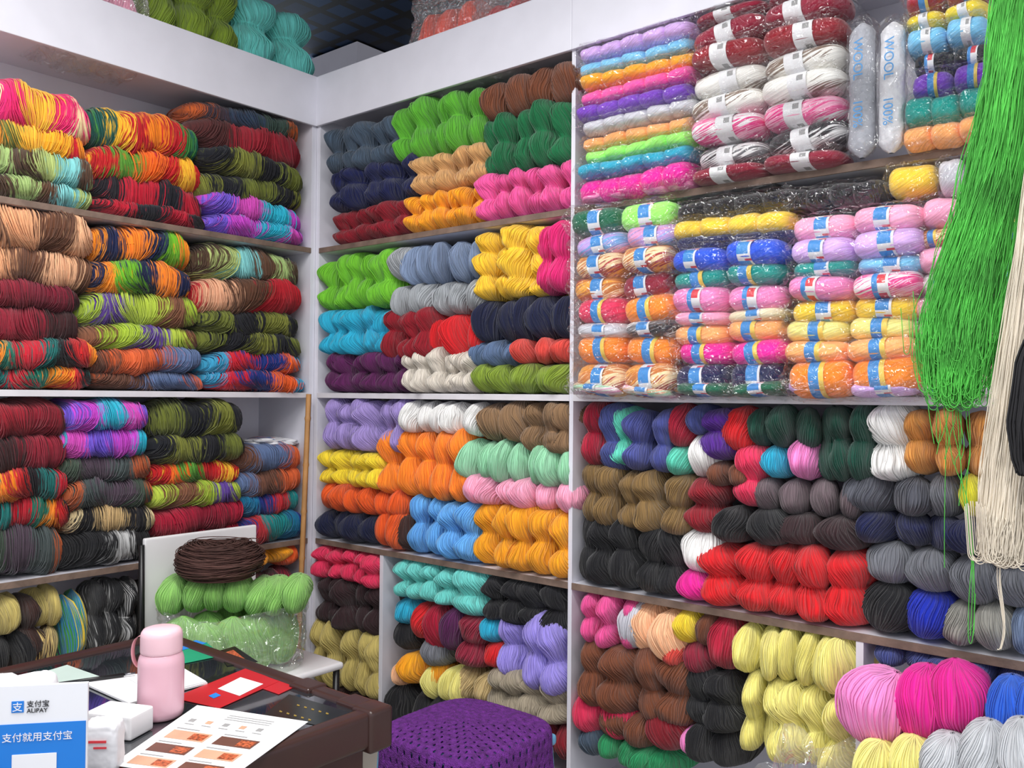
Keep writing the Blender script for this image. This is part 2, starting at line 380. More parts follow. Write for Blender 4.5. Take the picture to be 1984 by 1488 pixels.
# ------------------------------------------------------------ yarn builders
def bundle(col,x0,y0,x1,y1,cols,rows,wall='B',f=0.025,dep=.22,label=None,grp='solid-coloured yarn bundles on the shelves'):
    u0,u1,z0,z1=region(x0,y0,x1,y1,wall,f)
    W=(u1-u0); H=z1-z0; rz=0 if wall=='B' else math.pi/2
    m=ymat(col)
    lab=label or ('bundle of %s yarn hanks on a shelf'%col)
    if cols==1:
        o=add('yarn_hank',random.choice(HANK[rows]),place(wall,(u0+u1)/2,dep*.5-f,z0),(random.uniform(-.03,.03),random.uniform(-.12,.12),rz+random.choice([0,math.pi])),(W*1.18,dep,H*1.05),None,m)
        meta(o,label or ('%s twisted yarn hank on a shelf'%col),'yarn','single yarn hanks on the shelves'); return o
    e=empty('yarn_bundle',place(wall,(u0+u1)/2,dep*.5-f,z0),rz); meta(e,lab,'yarn',grp)
    for c in range(cols):
        x=-W/2+W*(c+.5)/cols
        hh=H*random.uniform(.94,1.06)
        add('hank',random.choice(HANK[rows]),(x+random.uniform(-.10,.10)*W/cols,random.uniform(-.026,.014),0),(random.uniform(-.03,.03),random.uniform(-.10,.10),random.choice([0,math.pi])+random.uniform(-.4,.4)),(W/cols*random.uniform(1.08,1.32),dep,hh),e,m)
    return e
def loaf(pal,x0,y0,x1,y1,f=0.012,dep=.31):
    u0,u1,z0,z1=region(x0,y0,x1,y1,'L',f)
    z0-=.006 if min(abs(z0-t-.001) for t in T)>.01 else 0
    o=add('yarn_skein',random.choice(LOAF),(f-dep/2+random.uniform(-.02,.016),(u0+u1)/2,z0),(0,random.uniform(-.06,.06),math.pi/2+random.choice([0,math.pi])+random.uniform(-.08,.08)),((u1-u0)*1.08,dep,(z1-z0)*1.18),None,ymat(pal))
    meta(o,'%s variegated yarn skein on a shelf'%pal,'yarn','variegated yarn skeins on the shelves')
def pack(cols,x0,y0,x1,y1,n=2,f=.02,dep=.16,band=0,wall='B'):
    u0,u1,z0,z1=region(x0,y0,x1,y1,wall,f)
    W=u1-u0;H=z1-z0; rz=random.uniform(-.07,.07)
    e=empty('yarn_pack',place(wall,(u0+u1)/2+random.uniform(-.012,.012),dep*.5-f+random.uniform(-.02,.02),z0+H/2),rz)
    e.rotation_euler.y=random.uniform(-.03,.03)
    names=[]
    for c in cols:
        if c not in names: names.append(c)
    lab='clear plastic pack of %s yarn balls'%(' and '.join(names[:2]))
    if len(lab.split())>11: lab='plastic pack of %s yarn balls'%names[0]
    meta(e,lab,'yarn','plastic-wrapped yarn packs on the shelves')
    wf=1.03 if n<=2 else 1.22
    for i in range(n):
        x=-W/2+W*(i+.5)/n
        b=add('yarn_ball',random.choice(BALL),(x,0,random.uniform(-.06,.06)*H),(0,random.uniform(-.08,.08),random.uniform(-.07,.07)),(W/n*wf,dep*.88,H*1.05),e,ymat(cols[i%len(cols)]))
        if band is not None:
            add('label_band',BAND[band],(random.uniform(-.07,.07),0,0),(0,0,0),(1,1,1),b)
    add('plastic_wrapper',random.choice(WRAP),(0,0,0),(0,random.choice([0,math.pi]),0),(W*1.07,dep*1.10,H*1.24),e,M_wrap)
B=bundle
for r in [('slate grey',628,225,768,325,5,2),('navy blue',630,308,800,396,5,2),('maroon',632,392,785,482,6,2),('bright green',765,163,922,300,5,2),
('tan',803,282,925,366,4,2),('golden yellow',780,360,925,462,6,2),('brown',922,112,1122,212,4,1),('dark green',915,195,1122,330,5,2),('pink',925,312,1122,430,6,2),
('lime green',620,485,752,597,6,2),('light grey',742,474,786,545,1,1),('blue grey',778,463,918,548,6,1),('light grey',750,540,918,612,6,1),('yellow',908,425,1045,578,4,3),
('hot pink',1025,415,1120,568,2,2),('turquoise',622,592,755,688,6,2),('dark red',742,590,832,700,4,2),('red',815,606,915,695,4,1),('midnight blue',912,568,1120,662,5,1),
('steel blue',908,655,988,712,3,1),('coral red',985,650,1120,705,4,1),('plum purple',622,680,780,766,6,2),('off-white',778,672,912,770,6,2),('olive green',908,700,1120,770,5,1),
('lavender',616,768,765,878,6,2),('white',765,772,912,845,5,1),('taupe',905,772,1010,860,2,1),('taupe',1005,770,1120,885,3,2),('lemon yellow',610,872,735,948,5,2),
('orange',732,825,890,972,5,2),('mint green',880,855,1120,945,7,1),('pale pink',885,925,1120,992,6,1),('deep orange',606,940,772,1002,6,1),('midnight blue',606,992,712,1042,4,1),
('deep orange',708,985,768,1052,2,1),('dark brown',752,1000,788,1060,1,1),('sky blue',776,965,916,1078,4,2),('amber',912,984,1120,1100,5,2),
('raspberry',598,1055,735,1135,5,2),('charcoal brown',598,1122,735,1230,5,2),('khaki',592,1215,735,1350,5,2),('dark brown',598,1345,735,1450,4,1),
('aqua',758,1085,865,1172,4,2),('aqua',862,1090,925,1202,1,2),('black',922,1112,1082,1225,4,2),('turquoise',750,1165,788,1220,1,1),('black',748,1205,785,1268,1,1),
('red',778,1175,818,1245,1,1),('crimson',812,1178,850,1275,1,1),('plum purple',840,1180,874,1272,1,1),('rosewood',868,1200,922,1302,1,2),('turquoise',918,1200,962,1256,1,1),
('red',922,1250,966,1305,1,1),('periwinkle',958,1195,1082,1345,3,2),('grey',800,1240,838,1300,1,1),('golden yellow',765,1272,828,1340,2,1),('peach',748,1288,776,1340,1,1),
('pale yellow',815,1296,885,1375,3,1),('beige',870,1302,942,1372,2,1),('grey taupe',932,1305,1085,1400,4,2),('black',745,1338,850,1430,3,1),('black',850,1368,935,1430,3,1),('maroon',935,1395,1085,1470,4,1),('mauve grey',760,1425,935,1480,4,1),
('crimson',1112,780,1154,908,1,2),('denim blue',1150,785,1200,920,1,2),('teal aqua',1168,792,1214,908,1,2),('indigo',1205,790,1282,918,2,2),('crimson',1278,784,1322,872,1,1),
('teal aqua',1278,865,1320,926,1,1),('denim blue',1318,784,1352,848,1,1),('white',1314,843,1372,932,1,1),('purple',1345,795,1412,896,1,2),('red',1388,790,1452,882,1,1),('forest green',1440,780,1565,872,3,1),
('forest green',1560,780,1682,940,3,2),('turquoise',1470,862,1520,932,1,1),('orchid pink',1515,850,1570,936,1,1),('raspberry',1410,865,1472,988,1,2),('brown',1350,892,1432,948,2,1),
('white',1678,782,1772,940,1,2),('apricot',1757,768,1905,928,3,2),('olive brown',1106,908,1322,1035,5,2),('black',1100,1005,1310,1150,5,2),('dark red',1315,930,1378,1038,1,2),
('white',1305,1026,1382,1122,1,1),('magenta',1300,1110,1362,1172,1,1),('mauve grey',1450,928,1652,1008,4,1),('black',1375,985,1512,1062,2,1),('charcoal brown',1508,1000,1662,1070,2,1),
('red',1358,1055,1482,1185,2,2),('red',1465,1060,1672,1212,3,2),('dark grey',1645,922,1782,1005,2,1),('grey',1780,922,1852,1012,1,1),('chartreuse',1850,925,1900,1010,1,1),
('navy blue',1655,1000,1905,1072,4,1),('dark grey',1900,930,1990,1050,1,1),('navy blue',1900,1045,1992,1115,1,1),('grey',1664,1060,1752,1142,1,1),('grey',1750,1070,1840,1160,1,1),('grey',1836,1085,1922,1185,1,1),('grey',1920,1100,1998,1190,1,1),
('black',1655,1140,1752,1240,1,1),('royal blue',1742,1155,1832,1258,1,1),('stone grey',1816,1180,1882,1270,1,1),('stone grey',1876,1180,1952,1280,1,1),('blue grey',1950,1185,2010,1290,1,1),
('pink',1116,1150,1206,1262,3,2),('silver',1180,1175,1232,1268,1,1),('peach',1210,1180,1322,1290,2,1),('lemon yellow',1300,1190,1342,1258,1,1),('brown',1335,1195,1368,1262,1,1),
('coral red',1270,1235,1315,1302,1,1),('crimson',1355,1205,1422,1312,1,1),('rosewood',1305,1250,1362,1320,1,1),('brown',1114,1256,1322,1402,4,2),('black',1300,1300,1418,1425,2,2),
('raspberry',1106,1352,1208,1442,2,1),('slate grey',1106,1412,1152,1480,1,1),('brown',1150,1384,1245,1452,2,1),('maroon',1240,1376,1305,1470,1,1),('orchid pink',1300,1420,1345,1475,1,1),
('black',1330,1420,1425,1500,2,1),('leaf green',1150,1448,1300,1500,4,1),('denim blue',1680,1262,1990,1330,5,1)]:
    B(*r)
B('pale yellow',1408,1212,1662,1345,6,1,f=.06,dep=.24)
B('pale yellow',1408,1330,1662,1500,6,2,f=.07,dep=.26)
# open bag of big hanks on the floor in front of the shelving
obg=empty('yarn_bag',(2.62,-.28,0)); meta(obg,'open clear plastic bag of big pink, magenta and blue hanks','yarn bag')
for c,x0,y0,x1,y1,f,tl in [('orchid pink',1622,1318,1748,1475,.20,.35),('magenta',1716,1310,1818,1460,.20,.12),('magenta',1795,1303,1895,1450,.21,.05),('bright blue',1882,1330,1965,1460,.20,-.1),('bright blue',1945,1340,2030,1460,.20,0),('pale yellow',1630,1455,1710,1560,.28,.3),('pale yellow',1700,1450,1790,1560,.28,.1),('silver white',1775,1450,1860,1560,.32,.1),('silver white',1850,1425,1935,1560,.32,.1),('silver white',1920,1422,2010,1560,.32,.0)]:
    o=B(c,x0,y0,x1,y1,1,1,f=f,dep=.2)
    for k in ('label','category','group'):
        if k in o: del o[k]
    o.name='hank'; o.parent=obg; o.location=Vector(o.location)-obg.location
    h=o.scale.z; o.rotation_euler.y=tl; o.location.x-=math.sin(tl)*h*.5; o.location.z+=h*.5*(1-math.cos(tl))
for k in range(10):
    add('hank',HANK[2][k%6],(-.30+(k%5)*.15,-.10+.17*(k//5),.005),(0,random.uniform(-.1,.1),k),(.19,.18,.22),obg,ymat(['pale yellow','silver white','orchid pink','magenta'][k%4]))
def obfn(i,j):
    th=2*math.pi*j; z=.003+i*.52; k=1+.05*noise.noise(Vector((math.cos(th)*3,math.sin(th)*3,i*5)))+.03*math.sin(11*th)*i
    return (.41*k*sgn(math.cos(th),.6),.23*k*sgn(math.sin(th),.6),z+.04*math.sin(7*th)*i),(j,i)
add('plastic_bag',surf('openbag',24,70,obfn),parent=obg,mat=M_bag)
# ---- wrapped packs
cols=['lilac','light blue','golden yellow','wrapped pink','violet','silver','light orange','spring green','turquoise','wrapped magenta','mauve pink']
for i,c in enumerate(cols):
    y=58+i*29.6; pack([c],1118,y,1328,y+31,5,.06,.2,None)
for i,(c,b) in enumerate([('rosewood',2),('dark red',2),('white and brown mottled',2),('white and brown mottled',2),('pink and white mottled',2),('black and white mottled',2),('rosewood',2)]):
    y=2+i*49.3; pack([c],1330,y,1628,y+50,2,.07,.2,b)
pack(['rosewood'],1335,-45,1628,3,2,.04,.2,2)
for c,y0,y1,b in [('crimson',-45,-2,1),('lemon yellow',-2,36,2),('light blue',34,84,2),('black',80,128,3),('violet',124,176,1),('teal',172,232,None),('light orange',228,298,None)]:
    pack([c],1752,y0,1912,y1,2 if b is not None else 3,.06,.2,b)
colA=[(['pine green','spring green'],390,446,0),(['lavender and blue mottled'],438,486,0),(['brown, orange and cream mottled'],480,532,0),(['brown, orange and cream mottled','rosewood'],526,580,0),(['raspberry','orange'],572,628,1),(['silver','black and white mottled'],620,654,0),(['orange'],648,706,1),(['brown, orange and cream mottled'],700,748,0),(['white and multicolour mottled'],742,788,0)]
for c,y0,y1,b in colA: pack(c,1098,y0,1292,y1,2,.10,.22,b)
colB=[(['black'],372,416,None),(['wrapped yellow'],408,454,None),(['navy blue'],446,476,None),(['wrapped blue'],466,518,0),(['teal'],510,554,1),(['mauve pink'],550,602,3),(['pastel pink','cream'],596,626,0),(['light orange'],620,664,1),(['wrapped magenta'],656,706,1),(['navy blue'],700,742,0),(['pine green'],738,788,0)]
for c,y0,y1,b in colB: pack(c,1292,y0,1512,y1,2 if b is not None else 4,.10,.22,b)
colC=[(['pastel pink'],398,452,0),(['lilac'],448,502,0),(['teal','light blue'],492,532,0),(['mauve pink','pink and white mottled'],524,574,3),(['wrapped yellow'],570,620,0),(['pale yellow'],612,660,1),(['light orange'],654,700,1),(['orange'],692,740,1),(['lilac'],736,782,0)]
for c,y0,y1,b in colC: pack(c,1512,y0,1768,y1,2,.10,.22,b)
pack(['black'],1500,352,1692,398,4,.05,.2,None); pack(['black'],1300,345,1490,374,4,.03,.2,None)
colD=[(['pastel pink'],368,430,None),(['brown, orange and cream mottled'],428,470,1),(['pastel pink'],468,520,None),(['white'],518,565,1),(['pale pink'],563,610,None),(['off-white'],608,660,1),(['peach'],658,700,None),(['pale pink'],698,742,None),(['white'],740,780,1)]
for c,y0,y1,b in colD: pack(c,1770,y0,1925,y1,2,.06,.2,b)
for i in range(8): pack([['white','pale pink','cream','light blue'][i%4]],1928,330+i*56,2080,386+i*56,2,.03,.2,1)
pack(['wrapped yellow'],1702,312,1800,372,1,.04,.18,None)
pack(['silver'],1800,300,1905,368,2,.04,.18,None)
# ---- variegated skeins, left unit
for r in [('pink, cream and yellow',-40,172,190,262),('yellow, red and green',-40,238,186,308),('pale green, blue and brown',-40,285,195,350),('pale green, blue and brown',-40,342,192,405),
('green, red and orange',186,222,402,300),('orange, yellow and red',186,290,410,358),('red and black',190,345,412,408),('red and black',192,395,415,460),
('dark blue, orange and green',390,200,597,252),('dark red and brown',392,243,596,308),('black and olive',404,300,600,350),('black and olive',404,345,600,398),('turquoise, magenta and violet',408,385,598,432),('turquoise, magenta and violet',410,424,600,478),
('copper and peach',-40,405,198,486),('copper and peach',-40,478,196,552),('maroon and dark brown',-40,545,178,600),('maroon and dark brown',-40,596,172,665),('red, teal and black',-40,660,202,715),('red, teal and black',-40,708,200,768),
('green, orange and navy',184,445,385,515),('green, orange and navy',184,508,382,572),('purple, lime and brown',172,568,402,636),('purple, lime and brown',172,630,402,682),('blue, orange and brown',195,674,405,724),('blue, orange and brown',196,720,412,766),
('pale green, blue and brown',388,488,598,548),('peach, brown and red',388,543,598,606),('black and olive',400,602,600,650),('black and olive',400,642,600,690),('red, blue and orange',410,682,602,728),('red, blue and orange',412,720,602,766),
('dark red and brown',-40,785,145,850),('maroon and dark brown',-40,846,143,918),('red, teal and black',-40,912,142,972),('red, teal and black',-40,966,155,1030),('grey, orange and green',-40,1026,140,1125),
('turquoise, magenta and violet',124,785,298,838),('turquoise, magenta and violet',126,832,300,888),('grey, orange and green',122,884,312,938),('grey, orange and green',125,932,312,990),('cream and black',140,984,322,1040),('black and white',125,1034,310,1108),
('black and olive',300,785,486,850),('black and olive',300,845,488,898),('orange, yellow and red',304,896,482,942),('purple, lime and brown',306,936,480,985),('crimson',312,978,485,1032),('crimson',312,1026,485,1075),
('blue, orange and brown',474,865,596,916),('blue, orange and brown',474,912,598,960),('teal, blue and red',478,956,596,1002),('teal, blue and red',478,998,600,1050)]:
    loaf(*r)
L=lambda c,x0,y0,x1,y1,k,r: bundle(c,x0,y0,x1,y1,k,r,wall='L',f=0.0,grp='yarn bundles on the lowest shelf')
for r in [('khaki',-40,1158,58,1240,3,1),('dark brown',52,1165,90,1290,1,2),('khaki',70,1145,135,1225,2,1),('rainbow',125,1150,182,1290,2,1),('black and white',178,1130,282,1260,4,2),('black',-40,1235,62,1320,3,1),('gold and brown',58,1222,130,1300,2,1),
('off-white',150,1250,270,1320,4,1),('peach',-40,1310,75,1400,3,1),('amber',500,1055,560,1100,2,1),('black',282,1110,500,1300,6,2),('deep orange',555,1050,596,1100,1,1),('maroon and dark brown',500,1100,596,1200,3,1),('navy blue',500,1190,596,1260,3,1),('khaki',280,1290,500,1400,5,1),('beige',75,1310,280,1400,5,1),('khaki',500,1255,596,1330,3,1)]:
    L(*r)
# ---- on top of the units
def topb(col,x0,y0,x1,y1,cols,rows,wall,f,label,dep=.3):
    ax=1 if wall=='B' else 0; val=-f if wall=='B' else f; k=0 if wall=='B' else 1
    ym=(y0+y1)/2; u0=unproj(x0,ym,ax,val)[k]; u1=unproj(x1,ym,ax,val)[k]; z1=unproj((x0+x1)/2,y0,ax,val).z; z0=2.621
    e=empty('yarn_bundle',place(wall,(u0+u1)/2,dep/2-f,z0),0 if wall=='B' else math.pi/2); meta(e,label,'yarn','yarn bundles on top of the shelving')
    W=u1-u0;H=z1-z0
    for c in range(cols):
        add('hank',random.choice(HANK[rows]),(-W/2+W*(c+.5)/cols,0,0),(0,random.uniform(-.05,.05),random.choice([0,math.pi])),(W/cols*1.22,dep,H),e,ymat(col))
    return e,W,H
topb('olive green',292,-60,476,60,3,3,'L',-.03,'stack of olive green yarn hanks on top of the shelving')
topb('aqua',472,0,612,110,2,3,'L',-.05,'stack of aqua blue yarn hanks on top of the shelving')
e,W,H=topb('vivid orange',795,-10,905,75,3,1,'B',-.05,'orange-red yarn in a clear plastic bag on the shelving top')
add('plastic_wrapper',WRAP[0],(0,0,H/2),(0,math.pi/2,0),(H*1.3,.34,W*1.3),e,M_bag)
e,W,H=topb('red',915,-20,1010,30,2,1,'B',-.05,'red yarn in a clear plastic bag on the shelving top')
add('plastic_wrapper',WRAP[1],(0,0,H/2),(0,math.pi/2,0),(H*1.3,.34,W*1.25),e,M_bag)
e,W,H=topb('pale pink',90,-70,285,10,3,1,'L',-.03,'pale pink yarn in a clear plastic bag on the shelving top')
add('plastic_wrapper',WRAP[2],(0,0,H/2),(0,0,0),(W*1.15,.32,H*1.2),e,M_bag)
# ------------------------------------------------------------ text helper
def text(s,size,mat,parent,loc,rot,ext=.0004,align='LEFT',name='lettering',fit=None):
    cu=bpy.data.curves.new('t','FONT'); cu.body=s; cu.size=size; cu.extrude=ext; cu.align_x=align
    t=bpy.data.objects.new('t',cu); COL.objects.link(t)
    dg=bpy.context.evaluated_depsgraph_get(); me=bpy.data.meshes.new_from_object(t.evaluated_get(dg))
    bpy.data.objects.remove(t); me.materials.clear(); me.materials.append(mat)
    if fit and len(me.vertices):
        x0=min(v.co.x for v in me.vertices); x1=max(v.co.x for v in me.vertices); k=fit/(x1-x0)
        for v in me.vertices: v.co.x=(v.co.x-x0)*k; v.co.y*=k
    return add(name,me,loc,rot,(1,1,1),parent)
M_blueTxt=plain('blue lettering',(70,140,198),.5)
M_fluff=plain('white wool fluff',(222,222,226),.9,.6,vary=.10,scale=40)
M_fluff2=plain('grey wool fluff',(176,178,186),.9,.6,vary=.2,scale=40)
def tube(x0,y0,x1,y1,f,tilt,fm,lab):
    u0,u1,z0,z1=region(x0,y0,x1,y1,'B',f); W=(u1-u0)*.80;H=z1-z0
    e=empty('wool_roll',((u0+u1)/2,-f+W*.55,z0)); e.rotation_euler=(0,tilt,0)
    meta(e,lab,'yarn','upright white wool rolls')
    def fn(i,j):
        a=abs(2*i-1); r=.5*(1 if a<.8 else 1-((a-.8)/.2)**2*.8); th=2*math.pi*j
        r*=1+.14*noise.noise(Vector((math.cos(th)*2,i*9,math.sin(th)*2+tilt*99)))
        return (r*math.cos(th)*W,r*math.sin(th)*W,i*H*.94),(j,i)
    add('roll_body',surf('roll',26,24,fn),parent=e,mat=fm)
    def fn2(i,j):
        p,uv=fn(i,j); th=2*math.pi*j; k=1.14+.26*noise.noise(Vector((math.cos(th)*3,i*14,math.sin(th)*3)))
        return (p[0]*k,p[1]*k,p[2]/.94),uv
    add('plastic_wrapper',surf('rw',60,40,fn2),parent=e,mat=M_wrap)
    text('WOOL',.034,M_blueTxt,e,(-.010,-W*.66,H*.80),(math.pi/2,math.pi/2,0))
    text('100%',.034,M_blueTxt,e,(-.010,-W*.66,H*.38),(math.pi/2,math.pi/2,0))
tube(1632,20,1694,310,.07,0.0,M_fluff2,'tall crumpled clear pack of grey-white wool with blue printing'); tube(1690,20,1750,300,.07,.015,M_fluff,'tall white wool roll in clear plastic with blue printing')
# ------------------------------------------------------------ strand hanks
def curve_mesh(name,polys,rad,mat,cyc=False):
    cu=bpy.data.curves.new(name,'CURVE'); cu.dimensions='3D'; cu.bevel_depth=rad; cu.bevel_resolution=0
    for P in polys:
        s=cu.splines.new('POLY'); s.points.add(len(P)-1)
        for i,p in enumerate(P): s.points[i].co=(p[0],p[1],p[2],1)
        s.use_cyclic_u=cyc
    t=bpy.data.objects.new('t',cu); COL.objects.link(t)
    dg=bpy.context.evaluated_depsgraph_get(); me=bpy.data.meshes.new_from_object(t.evaluated_get(dg)); bpy.data.objects.remove(t)
    me.materials.clear(); me.materials.append(mat); me.polygons.foreach_set('use_smooth',[True]*len(me.polygons)); return me
def fiber(name,rgb,vary=.3):
    return plain(name,rgb,.85,0,vary=vary,scale=60)
def hanging(prof,yplane,n,rad,mat,thick,label,tails=(),emin=.8,wob_a=.004,loops=0):
    P=[(unproj(cx,py,1,yplane),hw*(abs(unproj(cx+1,py,1,yplane).x-unproj(cx,py,1,yplane).x))) for py,cx,hw in prof]
    polys=[]
    for k in range(n):
        a=random.gauss(0,.50); a=max(-1.05,min(1.05,a)); b=random.uniform(-1,1)*math.sqrt(max(0.05,1-a*a)); ph=random.uniform(0,6); end=1-(1-emin)*random.random(); w1=wob_a*random.uniform(.3,1.6); fq=random.uniform(.15,.4); a2=a+random.uniform(-.45,.45)
        pts=[]; N=30; dirn=random.choice([-1,1])
        for i in range(N+1):
            t=i/N*end*(len(P)-1); q=min(int(t),len(P)-2); s=t-q
            c=P[q][0].lerp(P[q+1][0],s); w=P[q][1]*(1-s)+P[q+1][1]*s; aa=a*(1-i/N)+a2*i/N
            wob=w1*math.sin(i*fq+ph)+w1*.3*math.sin(i*.9+ph*3)
            pts.append((c.x+aa*w+wob,c.y+b*thick+w1*.6*math.sin(i*fq*1.3+ph),c.z))
        if k<loops:
            x,y,z=pts[-1]; R=random.uniform(.005,.014)
            for g in range(1,9):
                A=g/8*math.pi; pts.append((x+dirn*R*(1-math.cos(A)),y,z-R*1.6*math.sin(A)))
            for g in range(1,4): pts.append((x+dirn*(2*R+.002*g),y,z+.03*g))
        polys.append(pts)
    for tl in tails:
        sm=[]
        for i in range(len(tl)-1):
            for s in (0,.25,.5,.75):
                p0=tl[max(i-1,0)];p1=tl[i];p2=tl[i+1];p3=tl[min(i+2,len(tl)-1)]
                f_=lambda c:.5*((2*p1[c])+(-p0[c]+p2[c])*s+(2*p0[c]-5*p1[c]+4*p2[c]-p3[c])*s*s+(-p0[c]+3*p1[c]-3*p2[c]+p3[c])*s**3)
                sm.append((f_(0),f_(1)))
        sm.append(tl[-1])
        polys.append([tuple(unproj(x,y,1,yplane)) for x,y in sm])
    o=add('hanging_yarn',curve_mesh('strand_hank',polys,rad,mat)); meta(o,label,'yarn'); return o
gm=fiber('green strands',(80,178,70),.3)
tails=[[(1838,690),(1835,800),(1832,900),(1830,1010),(1830,1100)],[(1850,720),(1858,850),(1866,950),(1880,1060),(1884,1140),(1880,1232)],[(1860,720),(1862,860),(1850,900),(1872,960),(1885,1060),(1888,1200),(1884,1236)],[(1870,710),(1880,850),(1872,960),(1884,1080),(1888,1150)],[(1830,680),(1815,800),(1818,860),(1838,800),(1842,720)],[(1810,600),(1794,720),(1800,800),(1810,860)],[(1884,1080),(1878,1150),(1876,1232),(1884,1240),(1890,1150)],[(1802,540),(1788,640),(1790,720),(1806,650)],[(1850,720),(1846,820),(1862,900),(1858,980)],[(1880,700),(1872,800),(1880,880),(1868,930)],[(1820,640),(1808,740),(1822,820),(1815,880)],[(1845,700),(1852,800),(1840,850),(1848,900)],[(1865,700),(1858,790),(1868,860),(1862,890)],[(1835,680),(1828,780),(1838,850),(1830,890)]]
hanging([(-260,1980,22),(-40,1968,28),(120,1954,34),(250,1938,42),(380,1916,50),(500,1888,58),(600,1868,64),(680,1858,62),(740,1853,52),(780,1852,38)],-.42,1200,.00085,gm,.034,'long loose bright green yarn hank hanging down',tails,.72,.009,300)
hanging([(-260,2065,22),(200,2035,26),(500,2002,30),(700,1978,36),(900,1956,40),(1000,1948,40),(1040,1946,38),(1078,1944,34)],-.46,1100,.0010,fiber('cream strands',(224,214,196),.12),.026,'long cream undyed yarn hank hanging down',[[(1935,1050),(1932,1120),(1940,1180),(1944,1220),(1938,1255),(1932,1258)],[(1940,1050),(1938,1120),(1946,1190),(1946,1230),(1940,1256)],[(1942,1050),(1936,1120),(1943,1185),(1947,1225),(1939,1258)]],.94,.004,200)
hanging([(-260,2140,20),(300,2090,24),(600,2034,26),(700,2004,30),(820,1992,32),(890,1994,28),(925,2000,20)],-.53,320,.002,fiber('black strands',(26,26,30)),.02,'black yarn hank hanging beside the cream hank',(),.94,.002)
ztop=unproj(1990,-260,1,-.42).z
rail=empty('hanging_rail',(2.0,-.42,ztop)); meta(rail,'steel rail holding long yarn hanks','rail')
M_steel=plain('brushed steel',(150,150,155),.3,metal=1)
def cyl(name,a,b,r,mat,parent=None,segs=16):
    a=Vector(a);b=Vector(b); d=b-a; L_=d.length
    bm=bmesh.new(); bmesh.ops.create_cone(bm,cap_ends=True,segments=segs,radius1=r,radius2=r,depth=L_)
    me=bpy.data.meshes.new(name); bm.to_mesh(me); bm.free(); me.materials.append(mat); me.polygons.foreach_set('use_smooth',[len(p.vertices)==4 for p in me.polygons])
    o=bpy.data.objects.new(name,me); COL.objects.link(o); c=(a+b)/2
    if parent is not None: o.parent=parent; c=c-parent.location
    o.location=c; o.rotation_euler=d.to_track_quat('Z','Y').to_euler(); return o
for yy in (-.42,-.46,-.53): cyl('rail_bar',(1.9,yy,ztop),(3.0,yy,ztop),.010,M_steel,rail)
for x in (1.95,2.95): cyl('bracket',(x,-.53,ztop),(x,-.016,2.7),.008,M_steel,rail)
# ------------------------------------------------------------ bamboo stick
M_bam=plain('bamboo',(184,134,80),.5,.2,vary=.2)
stick=empty('bamboo_pole',(.030,-.10,0)); meta(stick,'thin bamboo pole leaning against the shelving corner','pole')
def bfn(i,j):
    th=2*math.pi*j; z=i*1.40; r=.0115+(.0025 if abs((z*5)%1-.5)<.03 else 0)
    return (r*math.cos(th),r*math.sin(th)+.05*i,z),(j,i)
add('pole_shaft',surf('bamboo',120,12,bfn),parent=stick,mat=M_bam)
# white bag lying on skeins
def crum(name,sx,sy,sz,seed,am=.04,ex=.5):
    def fn(i,j):
        a=2*math.pi*j; ph=math.pi*i; x=sgn(math.sin(ph)*math.cos(a),ex); y=sgn(math.sin(ph)*math.sin(a),ex); z=-sgn(math.cos(ph),ex)
        k=1+am*noise.noise(Vector((x*2+seed,y*2,z*2)))+am*.6*noise.noise(Vector((x*6,y*6+seed,z*6)))
        return (x*k*sx/2,y*k*sy/2,max(0,(z*k+1)*sz/2)),(j,i)
    return surf(name,40,64,fn)
M_tis=plain('white tissue plastic',(226,226,230),.35,.25,vary=.03,scale=40)
pb=unproj(525,864,0,-.14)
o=add('plastic_bag',crum('flatbag',.20,.24,.035,5,.25,.8),(-.15,pb.y,pb.z),(0,0,0),mat=M_tis); meta(o,'thin crumpled white plastic bag lying on stacked skeins','plastic bag')
# ------------------------------------------------------------ chair
ch=empty('chair',(.20,-.86,0)); meta(ch,'white chair with black metal frame holding a yarn bag','chair')
box('seat',(.22,-.84,.425),(.655,-.36,.45),M_whiteP,.012,ch,3)
box('backrest',(.17,-.86,.54),(.19,-.41,.895),M_whiteP,.008,ch,3)
for x in (.22,.635):
    for y in (-.83,-.38):
        cyl('leg',(x,y,0),(x,y,.43),.012,M_black,ch)
cyl('back_post',(.205,-.872,.40),(.19,-.872,.875),.010,M_black,ch); cyl('back_post',(.165,-.44,.40),(.160,-.44,.80),.010,M_black,ch)
bg=empty('yarn_bag',(.435,-.67,.452)); meta(bg,'clear plastic bag stuffed with light green yarn hanks on the chair','yarn bag')
for i in range(4):
    for j in range(2):
        add('hank',HANK[1][(i+j)%5],(-.07+j*.14,-.15+i*.095,0.0),(0,random.uniform(-.1,.1),random.uniform(0,3)),(.16,.14,.20),bg,ymat('light green'))
def bagfn(i,j):
    th=2*math.pi*j; z=i*.225; r=(.5 if i>.1 else .46+.4*i)+.01*i
    k=1+.06*noise.noise(Vector((math.cos(th)*3,math.sin(th)*3,i*6)))+.03*(.3-abs(noise.noise(Vector((math.cos(th)*9,math.sin(th)*9,i*8)))))+.02*math.sin(9*th)*i
    return (r*k*.35*sgn(math.cos(th),.4),r*k*.42*sgn(math.sin(th),.4),z),(j,i)
add('plastic_bag',surf('bag',40,110,bagfn),parent=bg,mat=M_bag)
gy=empty('yarn_bundle',(.435,-.665,.650)); gy.rotation_euler=(0,0,math.radians(46)); meta(gy,'row of plump light green yarn hanks lying on a bag','yarn')
